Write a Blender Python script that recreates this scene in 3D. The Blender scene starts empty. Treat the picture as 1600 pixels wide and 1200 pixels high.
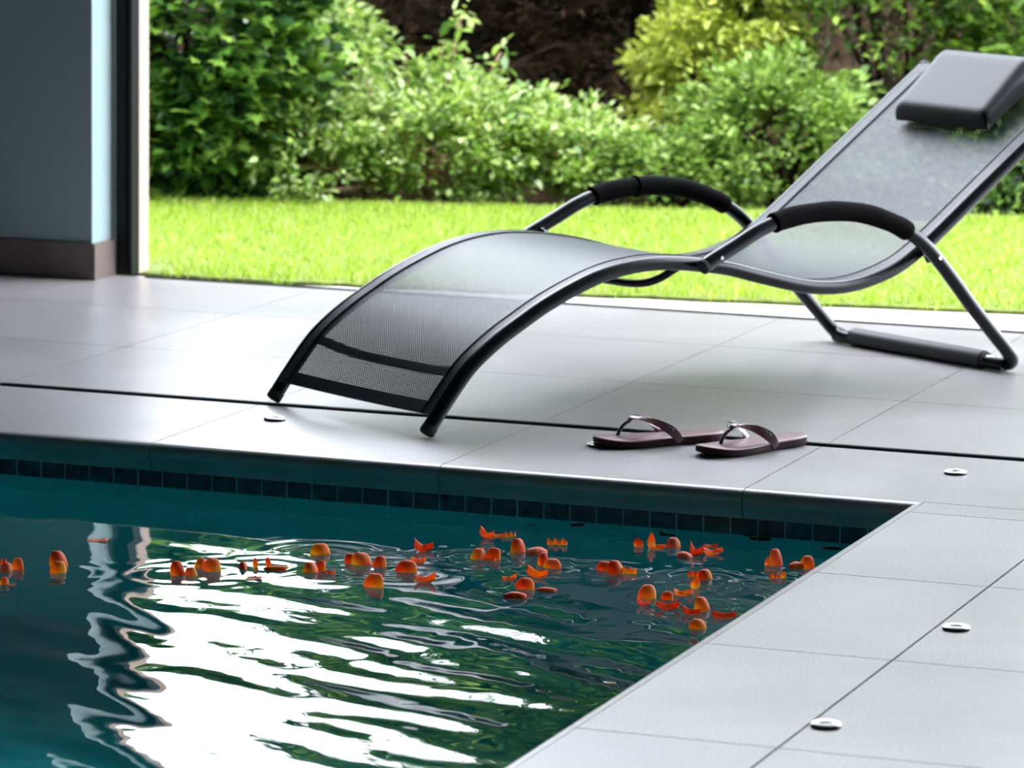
import bpy, bmesh, math, random
import numpy as np
from mathutils import Vector, Matrix
random.seed(7)
rng = np.random.default_rng(7)
S = bpy.context.scene
COL = S.collection

# light and look settings
SKY = 4.2
EXPO = 1.35
WATER_FILL = 17  # strength of the added underwater fill lamps
SUND = (-.6, -.2, -1)
WTINT = (.45, .97, 1.0)
FSPEC = .9
FROUGH = .288
SUN = .35
TEAL_A, TEAL_B = (.02, .60, .66), (.04, .70, .74)
HOLE_U, HOLE_V = .52, .45
SLING_COL = (.011, .016, .025)
SLING_S = .38
SLING_R = .42
WDIR = -22
WAVES = [(.36, .022, 12, 4), (.17, .042, 14, 7), (.09, .040, 20, 9), (.05, .012, 40, 8)]
RINGS = .0003

# ------------------------------------------------------------------ camera
PITCH, YAW, ROLL = 0.1538, -0.3515, 0.0144
_f = Vector((math.sin(YAW)*math.cos(PITCH), math.cos(YAW)*math.cos(PITCH), -math.sin(PITCH)))
_r = Vector((math.cos(YAW), -math.sin(YAW), 0))
_u = _r.cross(_f)
_c, _s = math.cos(ROLL), math.sin(ROLL)
_R, _U = _c*_r + _s*_u, -_s*_r + _c*_u
cam = bpy.data.cameras.new('camera')
cam_o = bpy.data.objects.new('camera', cam); COL.objects.link(cam_o)
m = Matrix((_R, _U, -_f)).transposed().to_4x4()
m.translation = Vector((1.8662, -7.2715, 1.364))
cam_o.matrix_world = m
cam.sensor_width = 36; cam.lens = 6527.2*36/1600
cam.clip_end = 200
cam.dof.use_dof = True; cam.dof.focus_distance = 7.35; cam.dof.aperture_fstop = 7.5
S.camera = cam_o

# ------------------------------------------------------------------ sky, exposure
S.view_settings.view_transform = 'Standard'
S.view_settings.look = 'None'
S.view_settings.exposure = EXPO
S.view_settings.gamma = 1.0
S.view_settings.use_curve_mapping = False
W = bpy.data.worlds.new('sky'); S.world = W; W.use_nodes = True
bg = W.node_tree.nodes['Background']
bg.inputs[0].default_value = (0.90, 0.955, 1.06, 1); bg.inputs[1].default_value = SKY
sun = bpy.data.lights.new('sun', 'SUN'); sun.energy = SUN; sun.angle = math.radians(22); sun.color = (1, .96, .86)
sun_o = bpy.data.objects.new('sun', sun); COL.objects.link(sun_o)
sun_o.rotation_euler = Vector(SUND).to_track_quat('-Z', 'Y').to_euler()
S.cycles.max_bounces = 10; S.cycles.diffuse_bounces = 4; S.cycles.glossy_bounces = 5
S.cycles.transparent_max_bounces = 24; S.cycles.transmission_bounces = 6
S.cycles.caustics_reflective = False; S.cycles.caustics_refractive = True
S.cycles.sample_clamp_indirect = 6

# ------------------------------------------------------------------ materials
def mat(name):
    m = bpy.data.materials.new(name); m.use_nodes = True
    nt = m.node_tree; nt.nodes.clear()
    out = nt.nodes.new('ShaderNodeOutputMaterial')
    return m, nt, out
def N(nt, t, **k):
    n = nt.nodes.new('ShaderNode'+t)
    for a, b in k.items(): setattr(n, a, b)
    return n
def setin(n, **k):
    for a, b in k.items():
        s = n.inputs[a.replace('_', ' ')]
        s.default_value = b
def ramp(nt, fac, stops):
    r = N(nt, 'ValToRGB'); e = r.color_ramp.elements
    while len(e) < len(stops): e.new(0.5)
    for i, (p, c) in enumerate(stops):
        e[i].position = p; e[i].color = (*c, 1)
    nt.links.new(fac, r.inputs[0]); return r.outputs[0]
def noise(nt, scale, detail=4, rough=.5, vec=None, dist=0):
    n = N(nt, 'TexNoise'); setin(n, Scale=scale, Detail=detail, Roughness=rough, Distortion=dist)
    if vec is not None: nt.links.new(vec, n.inputs['Vector'])
    return n.outputs['Fac']
def coords(nt, kind='Object'):
    return N(nt, 'TexCoord').outputs[kind]
def bump(nt, h, strength, dist):
    b = N(nt, 'Bump'); setin(b, Strength=strength, Distance=dist); nt.links.new(h, b.inputs['Height']); return b.outputs[0]
def pbr(name, col, rough=.5, metal=0., spec=.5, ramp_stops=None, nscale=8, bump_s=0, bump_scale=200, bump_d=.001, coat=0., sheen=0.):
    m, nt, out = mat(name)
    p = N(nt, 'BsdfPrincipled'); nt.links.new(p.outputs[0], out.inputs[0])
    p.inputs['Base Color'].default_value = (*col, 1)
    p.inputs['Roughness'].default_value = rough; p.inputs['Metallic'].default_value = metal
    p.inputs['Specular IOR Level'].default_value = spec
    p.inputs['Coat Weight'].default_value = coat
    p.inputs['Sheen Weight'].default_value = sheen
    oc = coords(nt)
    if ramp_stops:
        nt.links.new(ramp(nt, noise(nt, nscale, 5, .6, oc), ramp_stops), p.inputs['Base Color'])
    if bump_s:
        nt.links.new(bump(nt, noise(nt, bump_scale, 2, .6, oc), bump_s, bump_d), p.inputs['Normal'])
    return m

def floor_mat(name, a, b, rough=FROUGH):
    m, nt, out = mat(name)
    p = N(nt, 'BsdfPrincipled'); nt.links.new(p.outputs[0], out.inputs[0])
    oc = coords(nt)
    big = noise(nt, 2.2, 5, .62, oc, .6)
    base = ramp(nt, big, [(.36, a), (.62, b)])
    spk = ramp(nt, noise(nt, 330, 2, .7, oc), [(.38, (.60, .60, .60)), (.62, (1.38, 1.38, 1.40))])
    mm = N(nt, 'Mix', data_type='RGBA', blend_type='MULTIPLY'); mm.inputs[0].default_value = 1
    nt.links.new(base, mm.inputs[6]); nt.links.new(spk, mm.inputs[7]); nt.links.new(mm.outputs[2], p.inputs['Base Color'])
    rr = N(nt, 'MapRange'); nt.links.new(big, rr.inputs[0]); setin(rr, To_Min=rough, To_Max=rough+.06)
    nt.links.new(rr.outputs[0], p.inputs['Roughness'])
    fine = noise(nt, 220, 2, .6, oc)
    nt.links.new(bump(nt, fine, .30, .0006), p.inputs['Normal'])
    p.inputs['Specular IOR Level'].default_value = FSPEC
    return m
M = {}
M['tile'] = floor_mat('porcelain_tile', (.225, .208, .206), (.285, .268, .270))
M['grout'] = pbr('grout', (.05, .042, .046), .8, bump_s=.3)
M['coping'] = pbr('coping_stone', (.30, .30, .31), .30, spec=.8, ramp_stops=[(.3, (.27, .27, .265)), (.7, (.36, .355, .35))], nscale=6, bump_s=.2, bump_scale=400, bump_d=.0005)
M['slot'] = pbr('slot_black', (.008, .012, .012), .5)
M['sill'] = pbr('sill_stone', (.62, .60, .56), .6, ramp_stops=[(.3, (.55, .53, .49)), (.7, (.7, .68, .64))], nscale=9, bump_s=.3)
M['wall'] = pbr('light_blue_plaster', (.31, .41, .42), .8, bump_s=.12, bump_scale=300)
M['skirt'] = pbr('brown_skirting_tile', (.14, .105, .095), .38, ramp_stops=[(.3, (.12, .09, .083)), (.7, (.17, .13, .12))], nscale=9)
M['ceiling'] = pbr('ceiling_plaster', (.09, .11, .12), .9)
M['roomwall'] = pbr('room_plaster', (.07, .10, .11), .85)
M['black'] = pbr('black_door_frame', (.004, .005, .006), .55, spec=.2)
M['beige'] = pbr('beige_jamb', (.60, .46, .37), .8, spec=.1, ramp_stops=[(.3, (.56, .43, .35)), (.7, (.62, .48, .40))], nscale=12, bump_s=.2)
M['soil'] = pbr('brown_soil', (.05, .032, .02), 1.0, spec=0, ramp_stops=[(.3, (.006, .004, .003)), (.5, (.016, .010, .006)), (.72, (.04, .026, .015))], nscale=9, bump_s=.6, bump_scale=60, bump_d=.01)
M['turf'] = pbr('turf_under', (.10, .16, .02), .95, ramp_stops=[(.35, (.08, .12, .012)), (.65, (.20, .26, .03))], nscale=25)
M['metal'] = pbr('dark_lacquered_steel', (.004, .006, .007), .24, 0, .28)
M['foam'] = pbr('black_foam_grip', (.003, .003, .003), .95, spec=.08, bump_s=.4, bump_scale=900, bump_d=.0004)
M['rubber'] = pbr('black_rubber', (.012, .012, .013), .7)
M['sleeve'] = pbr('grey_plastic_sleeve', (.018, .021, .023), .45, spec=.35)
M['chrome'] = pbr('brushed_chrome', (.62, .60, .58), .32, 1.0)
M['chromeframe'] = pbr('bare_steel', (.55, .58, .58), .25, 1.0)
M['brass'] = pbr('steel_cap_dark_side', (.05, .045, .045), .5, .6)
M['sole'] = pbr('mauve_rubber_sole', (.16, .075, .082), .42, ramp_stops=[(.3, (.15, .068, .075)), (.7, (.19, .09, .1))], nscale=30, bump_s=.35, bump_scale=900, bump_d=.0004)
M['outsole'] = pbr('dark_rubber_outsole', (.022, .006, .008), .6, spec=.15)
M['strap'] = pbr('dark_plum_strap', (.075, .03, .034), .22, spec=.7, coat=.4)
M['glitter'] = pbr('silver_glitter', (.5, .46, .48), .3, .8, bump_s=1, bump_scale=600, bump_d=.002)
M['bark'] = pbr('brown_bark', (.03, .02, .012), .95, spec=.1, ramp_stops=[(.3, (.012, .008, .005)), (.7, (.045, .028, .019))], nscale=20, bump_s=.8, bump_scale=50, bump_d=.01)
M['twig'] = pbr('dry_brown_twig', (.04, .025, .018), .95, spec=.1, ramp_stops=[(.3, (.012, .008, .005)), (.7, (.075, .045, .03))], nscale=5)
M['pinkstem'] = pbr('pink_young_stem', (.42, .25, .16), .7)

def leaf_mat(name, stops, transl=.35, rough=.45, spec=.4):
    m, nt, out = mat(name)
    g = N(nt, 'NewGeometry')
    col = ramp(nt, g.outputs['Random Per Island'], stops)
    p = N(nt, 'BsdfPrincipled'); nt.links.new(col, p.inputs['Base Color'])
    p.inputs['Roughness'].default_value = rough; p.inputs['Specular IOR Level'].default_value = spec
    t = N(nt, 'BsdfTranslucent'); nt.links.new(col, t.inputs[0])
    x = N(nt, 'MixShader'); x.inputs[0].default_value = transl
    nt.links.new(p.outputs[0], x.inputs[1]); nt.links.new(t.outputs[0], x.inputs[2])
    nt.links.new(x.outputs[0], out.inputs[0]); return m
M['grass'] = leaf_mat('grass_blade', [(0, (.17, .33, .012)), (.5, (.38, .53, .03)), (.85, (.54, .64, .08)), (1, (.70, .66, .34))], .42)
M['ivy'] = leaf_mat('ivy_leaf', [(0, (.010, .03, .010)), (.35, (.03, .085, .018)), (.65, (.12, .26, .03)), (1, (.38, .60, .10))], .3, .3, .5)
M['shrub'] = leaf_mat('light_shrub_leaf', [(0, (.06, .14, .02)), (.3, (.24, .40, .06)), (.65, (.46, .60, .12)), (1, (.74, .80, .44))], .4, .28, .7)
M['rightleaf'] = leaf_mat('mid_green_leaf', [(0, (.02, .05, .01)), (.4, (.08, .17, .02)), (.75, (.20, .34, .035)), (1, (.38, .52, .08))], .35, .4)
M['paleleaf'] = leaf_mat('pale_green_leaf', [(0, (.08, .16, .025)), (.5, (.22, .36, .05)), (1, (.46, .58, .18))], .35, .35)
M['goldleaf'] = leaf_mat('golden_conifer_leaf', [(0, (.20, .26, .02)), (.5, (.42, .48, .05)), (1, (.66, .68, .18))], .35, .5)
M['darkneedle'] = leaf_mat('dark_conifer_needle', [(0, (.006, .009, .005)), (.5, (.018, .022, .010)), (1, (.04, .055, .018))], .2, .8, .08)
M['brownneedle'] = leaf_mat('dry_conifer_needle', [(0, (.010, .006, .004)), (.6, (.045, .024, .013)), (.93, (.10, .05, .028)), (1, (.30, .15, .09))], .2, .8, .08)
M['redleaf'] = leaf_mat('pinkish_young_leaf', [(0, (.45, .16, .10)), (1, (.60, .30, .2))], .35)

def petal_mat(name, base, mid, tip, dim=1):
    m, nt, out = mat(name)
    uv = coords(nt, 'UV'); sp = N(nt, 'SeparateXYZ'); nt.links.new(uv, sp.inputs[0])
    nz = noise(nt, 90, 3, .6, coords(nt))
    ad = N(nt, 'Math', operation='MULTIPLY_ADD'); nt.links.new(nz, ad.inputs[0]); ad.inputs[1].default_value = .35; nt.links.new(sp.outputs[1], ad.inputs[2])
    sb = N(nt, 'Math', operation='SUBTRACT'); nt.links.new(ad.outputs[0], sb.inputs[0]); sb.inputs[1].default_value = .17
    col = ramp(nt, sb.outputs[0], [(.0, base), (.28, base), (.55, mid), (1, tip)])
    p = N(nt, 'BsdfPrincipled'); nt.links.new(col, p.inputs['Base Color'])
    p.inputs['Roughness'].default_value = .5; p.inputs['Specular IOR Level'].default_value = .3
    t = N(nt, 'BsdfTranslucent'); nt.links.new(col, t.inputs[0])
    x = N(nt, 'MixShader'); x.inputs[0].default_value = .55
    nt.links.new(p.outputs[0], x.inputs[1]); nt.links.new(t.outputs[0], x.inputs[2])
    nt.links.new(x.outputs[0], out.inputs[0]); return m
M['petal_o'] = petal_mat('orange_petal', (.98, .66, .05), (.98, .34, .08), (.95, .25, .10))
M['petal_y'] = petal_mat('yellow_orange_petal', (.95, .66, .03), (1.0, .42, .03), (.95, .18, .03))
M['petal_r'] = petal_mat('red_orange_petal', (.92, .48, .04), (.90, .19, .04), (.82, .11, .04))
M['petal_p'] = petal_mat('pinkish_petal', (.95, .50, .12), (.90, .24, .12), (.95, .34, .22))
M['petal_s'] = petal_mat('sunken_petal', (.30, .12, .02), (.26, .03, .01), (.18, .02, .01))

# pool tiles: small dark blue mosaic band on top, teal tiles underneath
def pool_mat():
    m, nt, out = mat('pool_tiles')
    p = N(nt, 'BsdfPrincipled'); nt.links.new(p.outputs[0], out.inputs[0])
    oc = coords(nt); sp = N(nt, 'SeparateXYZ'); nt.links.new(oc, sp.inputs[0])
    def line(o, period, off, w):
        a = N(nt, 'Math', operation='ADD'); nt.links.new(o, a.inputs[0]); a.inputs[1].default_value = off+400*period
        b = N(nt, 'Math', operation='MODULO'); nt.links.new(a.outputs[0], b.inputs[0]); b.inputs[1].default_value = period
        c = N(nt, 'Math', operation='LESS_THAN'); nt.links.new(b.outputs[0], c.inputs[0]); c.inputs[1].default_value = w
        return c.outputs[0]
    T = .0525
    lx, ly, lz = line(sp.outputs[0], T, 0, .0028), line(sp.outputs[1], T, 0, .0028), line(sp.outputs[2], T, .0, .0028)
    # only two of the three directions lie in a wall, the third would flood it
    g = N(nt, 'NewGeometry'); ns = N(nt, 'SeparateXYZ'); nt.links.new(g.outputs['Normal'], ns.inputs[0])
    def notalong(l, nrm):
        a = N(nt, 'Math', operation='ABSOLUTE'); nt.links.new(nrm, a.inputs[0])
        b = N(nt, 'Math', operation='LESS_THAN'); nt.links.new(a.outputs[0], b.inputs[0]); b.inputs[1].default_value = .5
        c = N(nt, 'MATH' if False else 'Math', operation='MULTIPLY'); nt.links.new(b.outputs[0], c.inputs[0]); nt.links.new(l, c.inputs[1]); return c.outputs[0]
    ls = [notalong(l, ns.outputs[i]) for i, l in enumerate((lx, ly, lz))]
    mx = N(nt, 'Math', operation='MAXIMUM'); nt.links.new(ls[0], mx.inputs[0]); nt.links.new(ls[1], mx.inputs[1])
    mx2 = N(nt, 'Math', operation='MAXIMUM'); nt.links.new(mx.outputs[0], mx2.inputs[0]); nt.links.new(ls[2], mx2.inputs[1])
    dark = ramp(nt, noise(nt, 55, 3, .7, oc), [(.35, (.002, .009, .022)), (.7, (.012, .045, .085))])
    teal = ramp(nt, noise(nt, 4, 3, .6, oc), [(.3, TEAL_A), (.7, TEAL_B)])
    lt = N(nt, 'Math', operation='GREATER_THAN'); nt.links.new(sp.outputs[2], lt.inputs[0]); lt.inputs[1].default_value = -.105
    mc = N(nt, 'Mix', data_type='RGBA'); nt.links.new(lt.outputs[0], mc.inputs[0]); nt.links.new(teal, mc.inputs[6]); nt.links.new(dark, mc.inputs[7])
    md = N(nt, 'Mix', data_type='RGBA'); nt.links.new(mx2.outputs[0], md.inputs[0]); nt.links.new(mc.outputs[2], md.inputs[6]); md.inputs[7].default_value = (.16, .34, .38, 1)
    fa = N(nt, 'Math', operation='MULTIPLY'); nt.links.new(mx2.outputs[0], fa.inputs[0])
    lm = N(nt, 'Math', operation='GREATER_THAN'); nt.links.new(sp.outputs[2], lm.inputs[0]); lm.inputs[1].default_value = -.19
    nt.links.new(lm.outputs[0], fa.inputs[1]); nt.links.new(fa.outputs[0], md.inputs[0])
    nt.links.new(md.outputs[2], p.inputs['Base Color']); p.inputs['Roughness'].default_value = .25
    return m
M['pool'] = pool_mat()

def water_mat():
    m, nt, out = mat('pool_water')
    fr = N(nt, 'Fresnel'); fr.inputs[0].default_value = 1.333
    tr = N(nt, 'BsdfRefraction'); tr.inputs[0].default_value = (*WTINT, 1); tr.inputs['IOR'].default_value = 1.333; tr.inputs['Roughness'].default_value = 0
    gl = N(nt, 'BsdfGlossy'); gl.inputs['Roughness'].default_value = 0.0; gl.inputs[0].default_value = (1, 1, 1, 1)
    x = N(nt, 'MixShader'); nt.links.new(fr.outputs[0], x.inputs[0]); nt.links.new(tr.outputs[0], x.inputs[1]); nt.links.new(gl.outputs[0], x.inputs[2])
    nt.links.new(x.outputs[0], out.inputs[0]); return m
M['water'] = water_mat()

def sling_mat(name, hole=True, pu=.0040, pv=.0074, col=None):
    m, nt, out = mat(name)
    p = N(nt, 'BsdfPrincipled')
    uv = coords(nt, 'UV'); sp = N(nt, 'SeparateXYZ'); nt.links.new(uv, sp.inputs[0])
    def saw(o, period, shift=None):
        d = N(nt, 'Math', operation='DIVIDE'); nt.links.new(o, d.inputs[0]); d.inputs[1].default_value = period
        if shift is not None:
            a = N(nt, 'Math', operation='ADD'); nt.links.new(d.outputs[0], a.inputs[0]); nt.links.new(shift, a.inputs[1]); d = a
        f = N(nt, 'Math', operation='FRACT'); nt.links.new(d.outputs[0], f.inputs[0]); return f.outputs[0], d.outputs[0]
    fu, du = saw(sp.outputs[0], pu)
    fl = N(nt, 'Math', operation='FLOOR'); nt.links.new(du, fl.inputs[0])
    hf = N(nt, 'Math', operation='MULTIPLY'); nt.links.new(fl.outputs[0], hf.inputs[0]); hf.inputs[1].default_value = .37
    fv, dv = saw(sp.outputs[1], pv, hf.outputs[0])
    def gt(o, w):
        c = N(nt, 'Math', operation='GREATER_THAN'); nt.links.new(o, c.inputs[0]); c.inputs[1].default_value = w; return c.outputs[0]
    mu = N(nt, 'Math', operation='MULTIPLY'); nt.links.new(gt(fu, HOLE_U), mu.inputs[0]); nt.links.new(gt(fv, HOLE_V), mu.inputs[1])
    lw = N(nt, 'LayerWeight'); lw.inputs[0].default_value = .5
    mr = N(nt, 'MapRange'); nt.links.new(lw.outputs['Facing'], mr.inputs[0]); setin(mr, From_Min=.28, From_Max=.78, To_Min=1.0, To_Max=.06)
    mo = N(nt, 'Math', operation='MULTIPLY'); nt.links.new(mu.outputs[0], mo.inputs[0]); nt.links.new(mr.outputs[0], mo.inputs[1]); mu = mo
    # threads: rounded bump across both directions
    w1 = N(nt, 'Math', operation='PINGPONG'); nt.links.new(fu, w1.inputs[0]); w1.inputs[1].default_value = .5
    w2 = N(nt, 'Math', operation='PINGPONG'); nt.links.new(fv, w2.inputs[0]); w2.inputs[1].default_value = .5
    ww = N(nt, 'Math', operation='ADD'); nt.links.new(w1.outputs[0], ww.inputs[0]); nt.links.new(w2.outputs[0], ww.inputs[1])
    nt.links.new(bump(nt, ww.outputs[0], .5, .0008), p.inputs['Normal'])
    p.inputs['Base Color'].default_value = (*(col or SLING_COL), 1)
    p.inputs['Roughness'].default_value = SLING_R; p.inputs['Specular IOR Level'].default_value = SLING_S
    if not hole:
        nt.links.new(p.outputs[0], out.inputs[0]); return m
    tr = N(nt, 'BsdfTransparent')
    x = N(nt, 'MixShader'); nt.links.new(mu.outputs[0], x.inputs[0])
    nt.links.new(p.outputs[0], x.inputs[1]); nt.links.new(tr.outputs[0], x.inputs[2])
    nt.links.new(x.outputs[0], out.inputs[0]); return m
M['sling'] = sling_mat('black_woven_mesh')
M['hem'] = sling_mat('doubled_woven_mesh', False)
M['pillow'] = sling_mat('woven_pillow_cover', False, .003, .005, (.012, .014, .018))

# ------------------------------------------------------------------ object helpers
def finish(o, label=None, cat=None, group=None, kind=None, parent=None):
    if parent is not None: o.parent = parent
    if label: o['label'] = label
    if cat: o['category'] = cat
    if group: o['group'] = group
    if kind: o['kind'] = kind
    return o
def obj(name, verts, faces, m, smooth=False, uvs=None, **k):
    me = bpy.data.meshes.new(name)
    me.from_pydata([tuple(v) for v in verts], [], [tuple(f) for f in faces])
    if smooth: me.shade_smooth()
    if uvs is not None:
        l = me.uv_layers.new(name='UVMap')
        for lp in me.loops: l.data[lp.index].uv = uvs[lp.vertex_index]
    me.materials.append(m)
    o = bpy.data.objects.new(name, me); COL.objects.link(o)
    return finish(o, **k)
def np_obj(name, V, F, m, smooth=False, **k):
    """V (n,3) array, F (m,4) int array of quads"""
    me = bpy.data.meshes.new(name)
    me.vertices.add(len(V)); me.vertices.foreach_set('co', np.ascontiguousarray(V, dtype=np.float32).ravel())
    kf = F.shape[1]
    me.loops.add(len(F)*kf); me.polygons.add(len(F))
    me.loops.foreach_set('vertex_index', F.astype(np.int32).ravel())
    me.polygons.foreach_set('loop_start', np.arange(0, len(F)*kf, kf, dtype=np.int32))
    me.update(calc_edges=True); me.validate()
    if smooth: me.shade_smooth()
    me.materials.append(m)
    o = bpy.data.objects.new(name, me); COL.objects.link(o)
    return finish(o, **k)
def empty(name, loc, rz=0, **k):
    o = bpy.data.objects.new(name, None); COL.objects.link(o)
    o.location = loc; o.rotation_euler = (0, 0, rz); o.empty_display_size = .05
    return finish(o, **k)
def boxes(bs):
    V, F = [], []
    for (x0, y0, z0, x1, y1, z1) in bs:
        b = len(V)
        V += [(x0,y0,z0),(x1,y0,z0),(x1,y1,z0),(x0,y1,z0),(x0,y0,z1),(x1,y0,z1),(x1,y1,z1),(x0,y1,z1)]
        F += [(b,b+3,b+2,b+1),(b+4,b+5,b+6,b+7),(b,b+1,b+5,b+4),(b+1,b+2,b+6,b+5),(b+2,b+3,b+7,b+6),(b+3,b,b+4,b+7)]
    return V, F
def box_obj(name, bs, m, bevel=0, **k):
    V, F = boxes(bs); o = obj(name, V, F, m, **k)
    if bevel:
        md = o.modifiers.new('bevel', 'BEVEL'); md.width = bevel; md.segments = 2; md.limit_method = 'ANGLE'
    return o
def catmull(pts, n=8, closed=False):
    P = [Vector(p) for p in pts]; out = []
    L = len(P)
    for i in range(L-1):
        p0 = P[max(i-1, 0)]; p1 = P[i]; p2 = P[i+1]; p3 = P[min(i+2, L-1)]
        for j in range(n):
            t = j/n
            out.append(.5*((2*p1)+(-p0+p2)*t+(2*p0-5*p1+4*p2-p3)*t*t+(-p0+3*p1-3*p2+p3)*t**3))
    out.append(P[-1]); return out
def tube(pts, r, seg=14, caps=True, rs=None, flat=1.0):
    """swept tube; flat squashes it along its frame's second axis"""
    P = [Vector(p) for p in pts]; V, F = [], []
    n = len(P); prev = None
    for i, p in enumerate(P):
        t = (P[min(i+1, n-1)]-P[max(i-1, 0)]).normalized()
        if prev is None:
            a = Vector((0, 0, 1)) if abs(t.z) < .9 else Vector((1, 0, 0))
            nx = t.cross(a).normalized()
        else:
            nx = (prev - t*prev.dot(t)).normalized()
        prev = nx; ny = t.cross(nx)
        rr = rs[i] if rs else r
        for k in range(seg):
            a = 2*math.pi*k/seg
            V.append(p + nx*math.cos(a)*rr + ny*math.sin(a)*rr*flat)
    for i in range(n-1):
        for k in range(seg):
            k2 = (k+1) % seg
            F.append((i*seg+k, i*seg+k2, (i+1)*seg+k2, (i+1)*seg+k))
    if caps:
        F.append(tuple(range(seg-1, -1, -1))); F.append(tuple((n-1)*seg+k for k in range(seg)))
    return V, F
def merge(*parts):
    V, F = [], []
    for v, f in parts:
        b = len(V); V += list(v); F += [tuple(i+b for i in q) for q in f]
    return V, F
def smooth_by_angle(o, ang=40):
    me = o.data; me.shade_smooth()
    bm = bmesh.new(); bm.from_mesh(me)
    for e in bm.edges:
        if len(e.link_faces) == 2 and e.calc_face_angle(0) > math.radians(ang): e.smooth = False
    bm.to_mesh(me); bm.free(); return o
def lathe(prof, seg=40):
    V, F = [], []
    for (r, z) in prof:
        for k in range(seg):
            a = 2*math.pi*k/seg; V.append((r*math.cos(a), r*math.sin(a), z))
    for i in range(len(prof)-1):
        for k in range(seg):
            k2 = (k+1) % seg; F.append((i*seg+k, i*seg+k2, (i+1)*seg+k2, (i+1)*seg+k))
    F.append(tuple(range(seg-1, -1, -1))); F.append(tuple((len(prof)-1)*seg+k for k in range(seg)))
    return V, F

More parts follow.
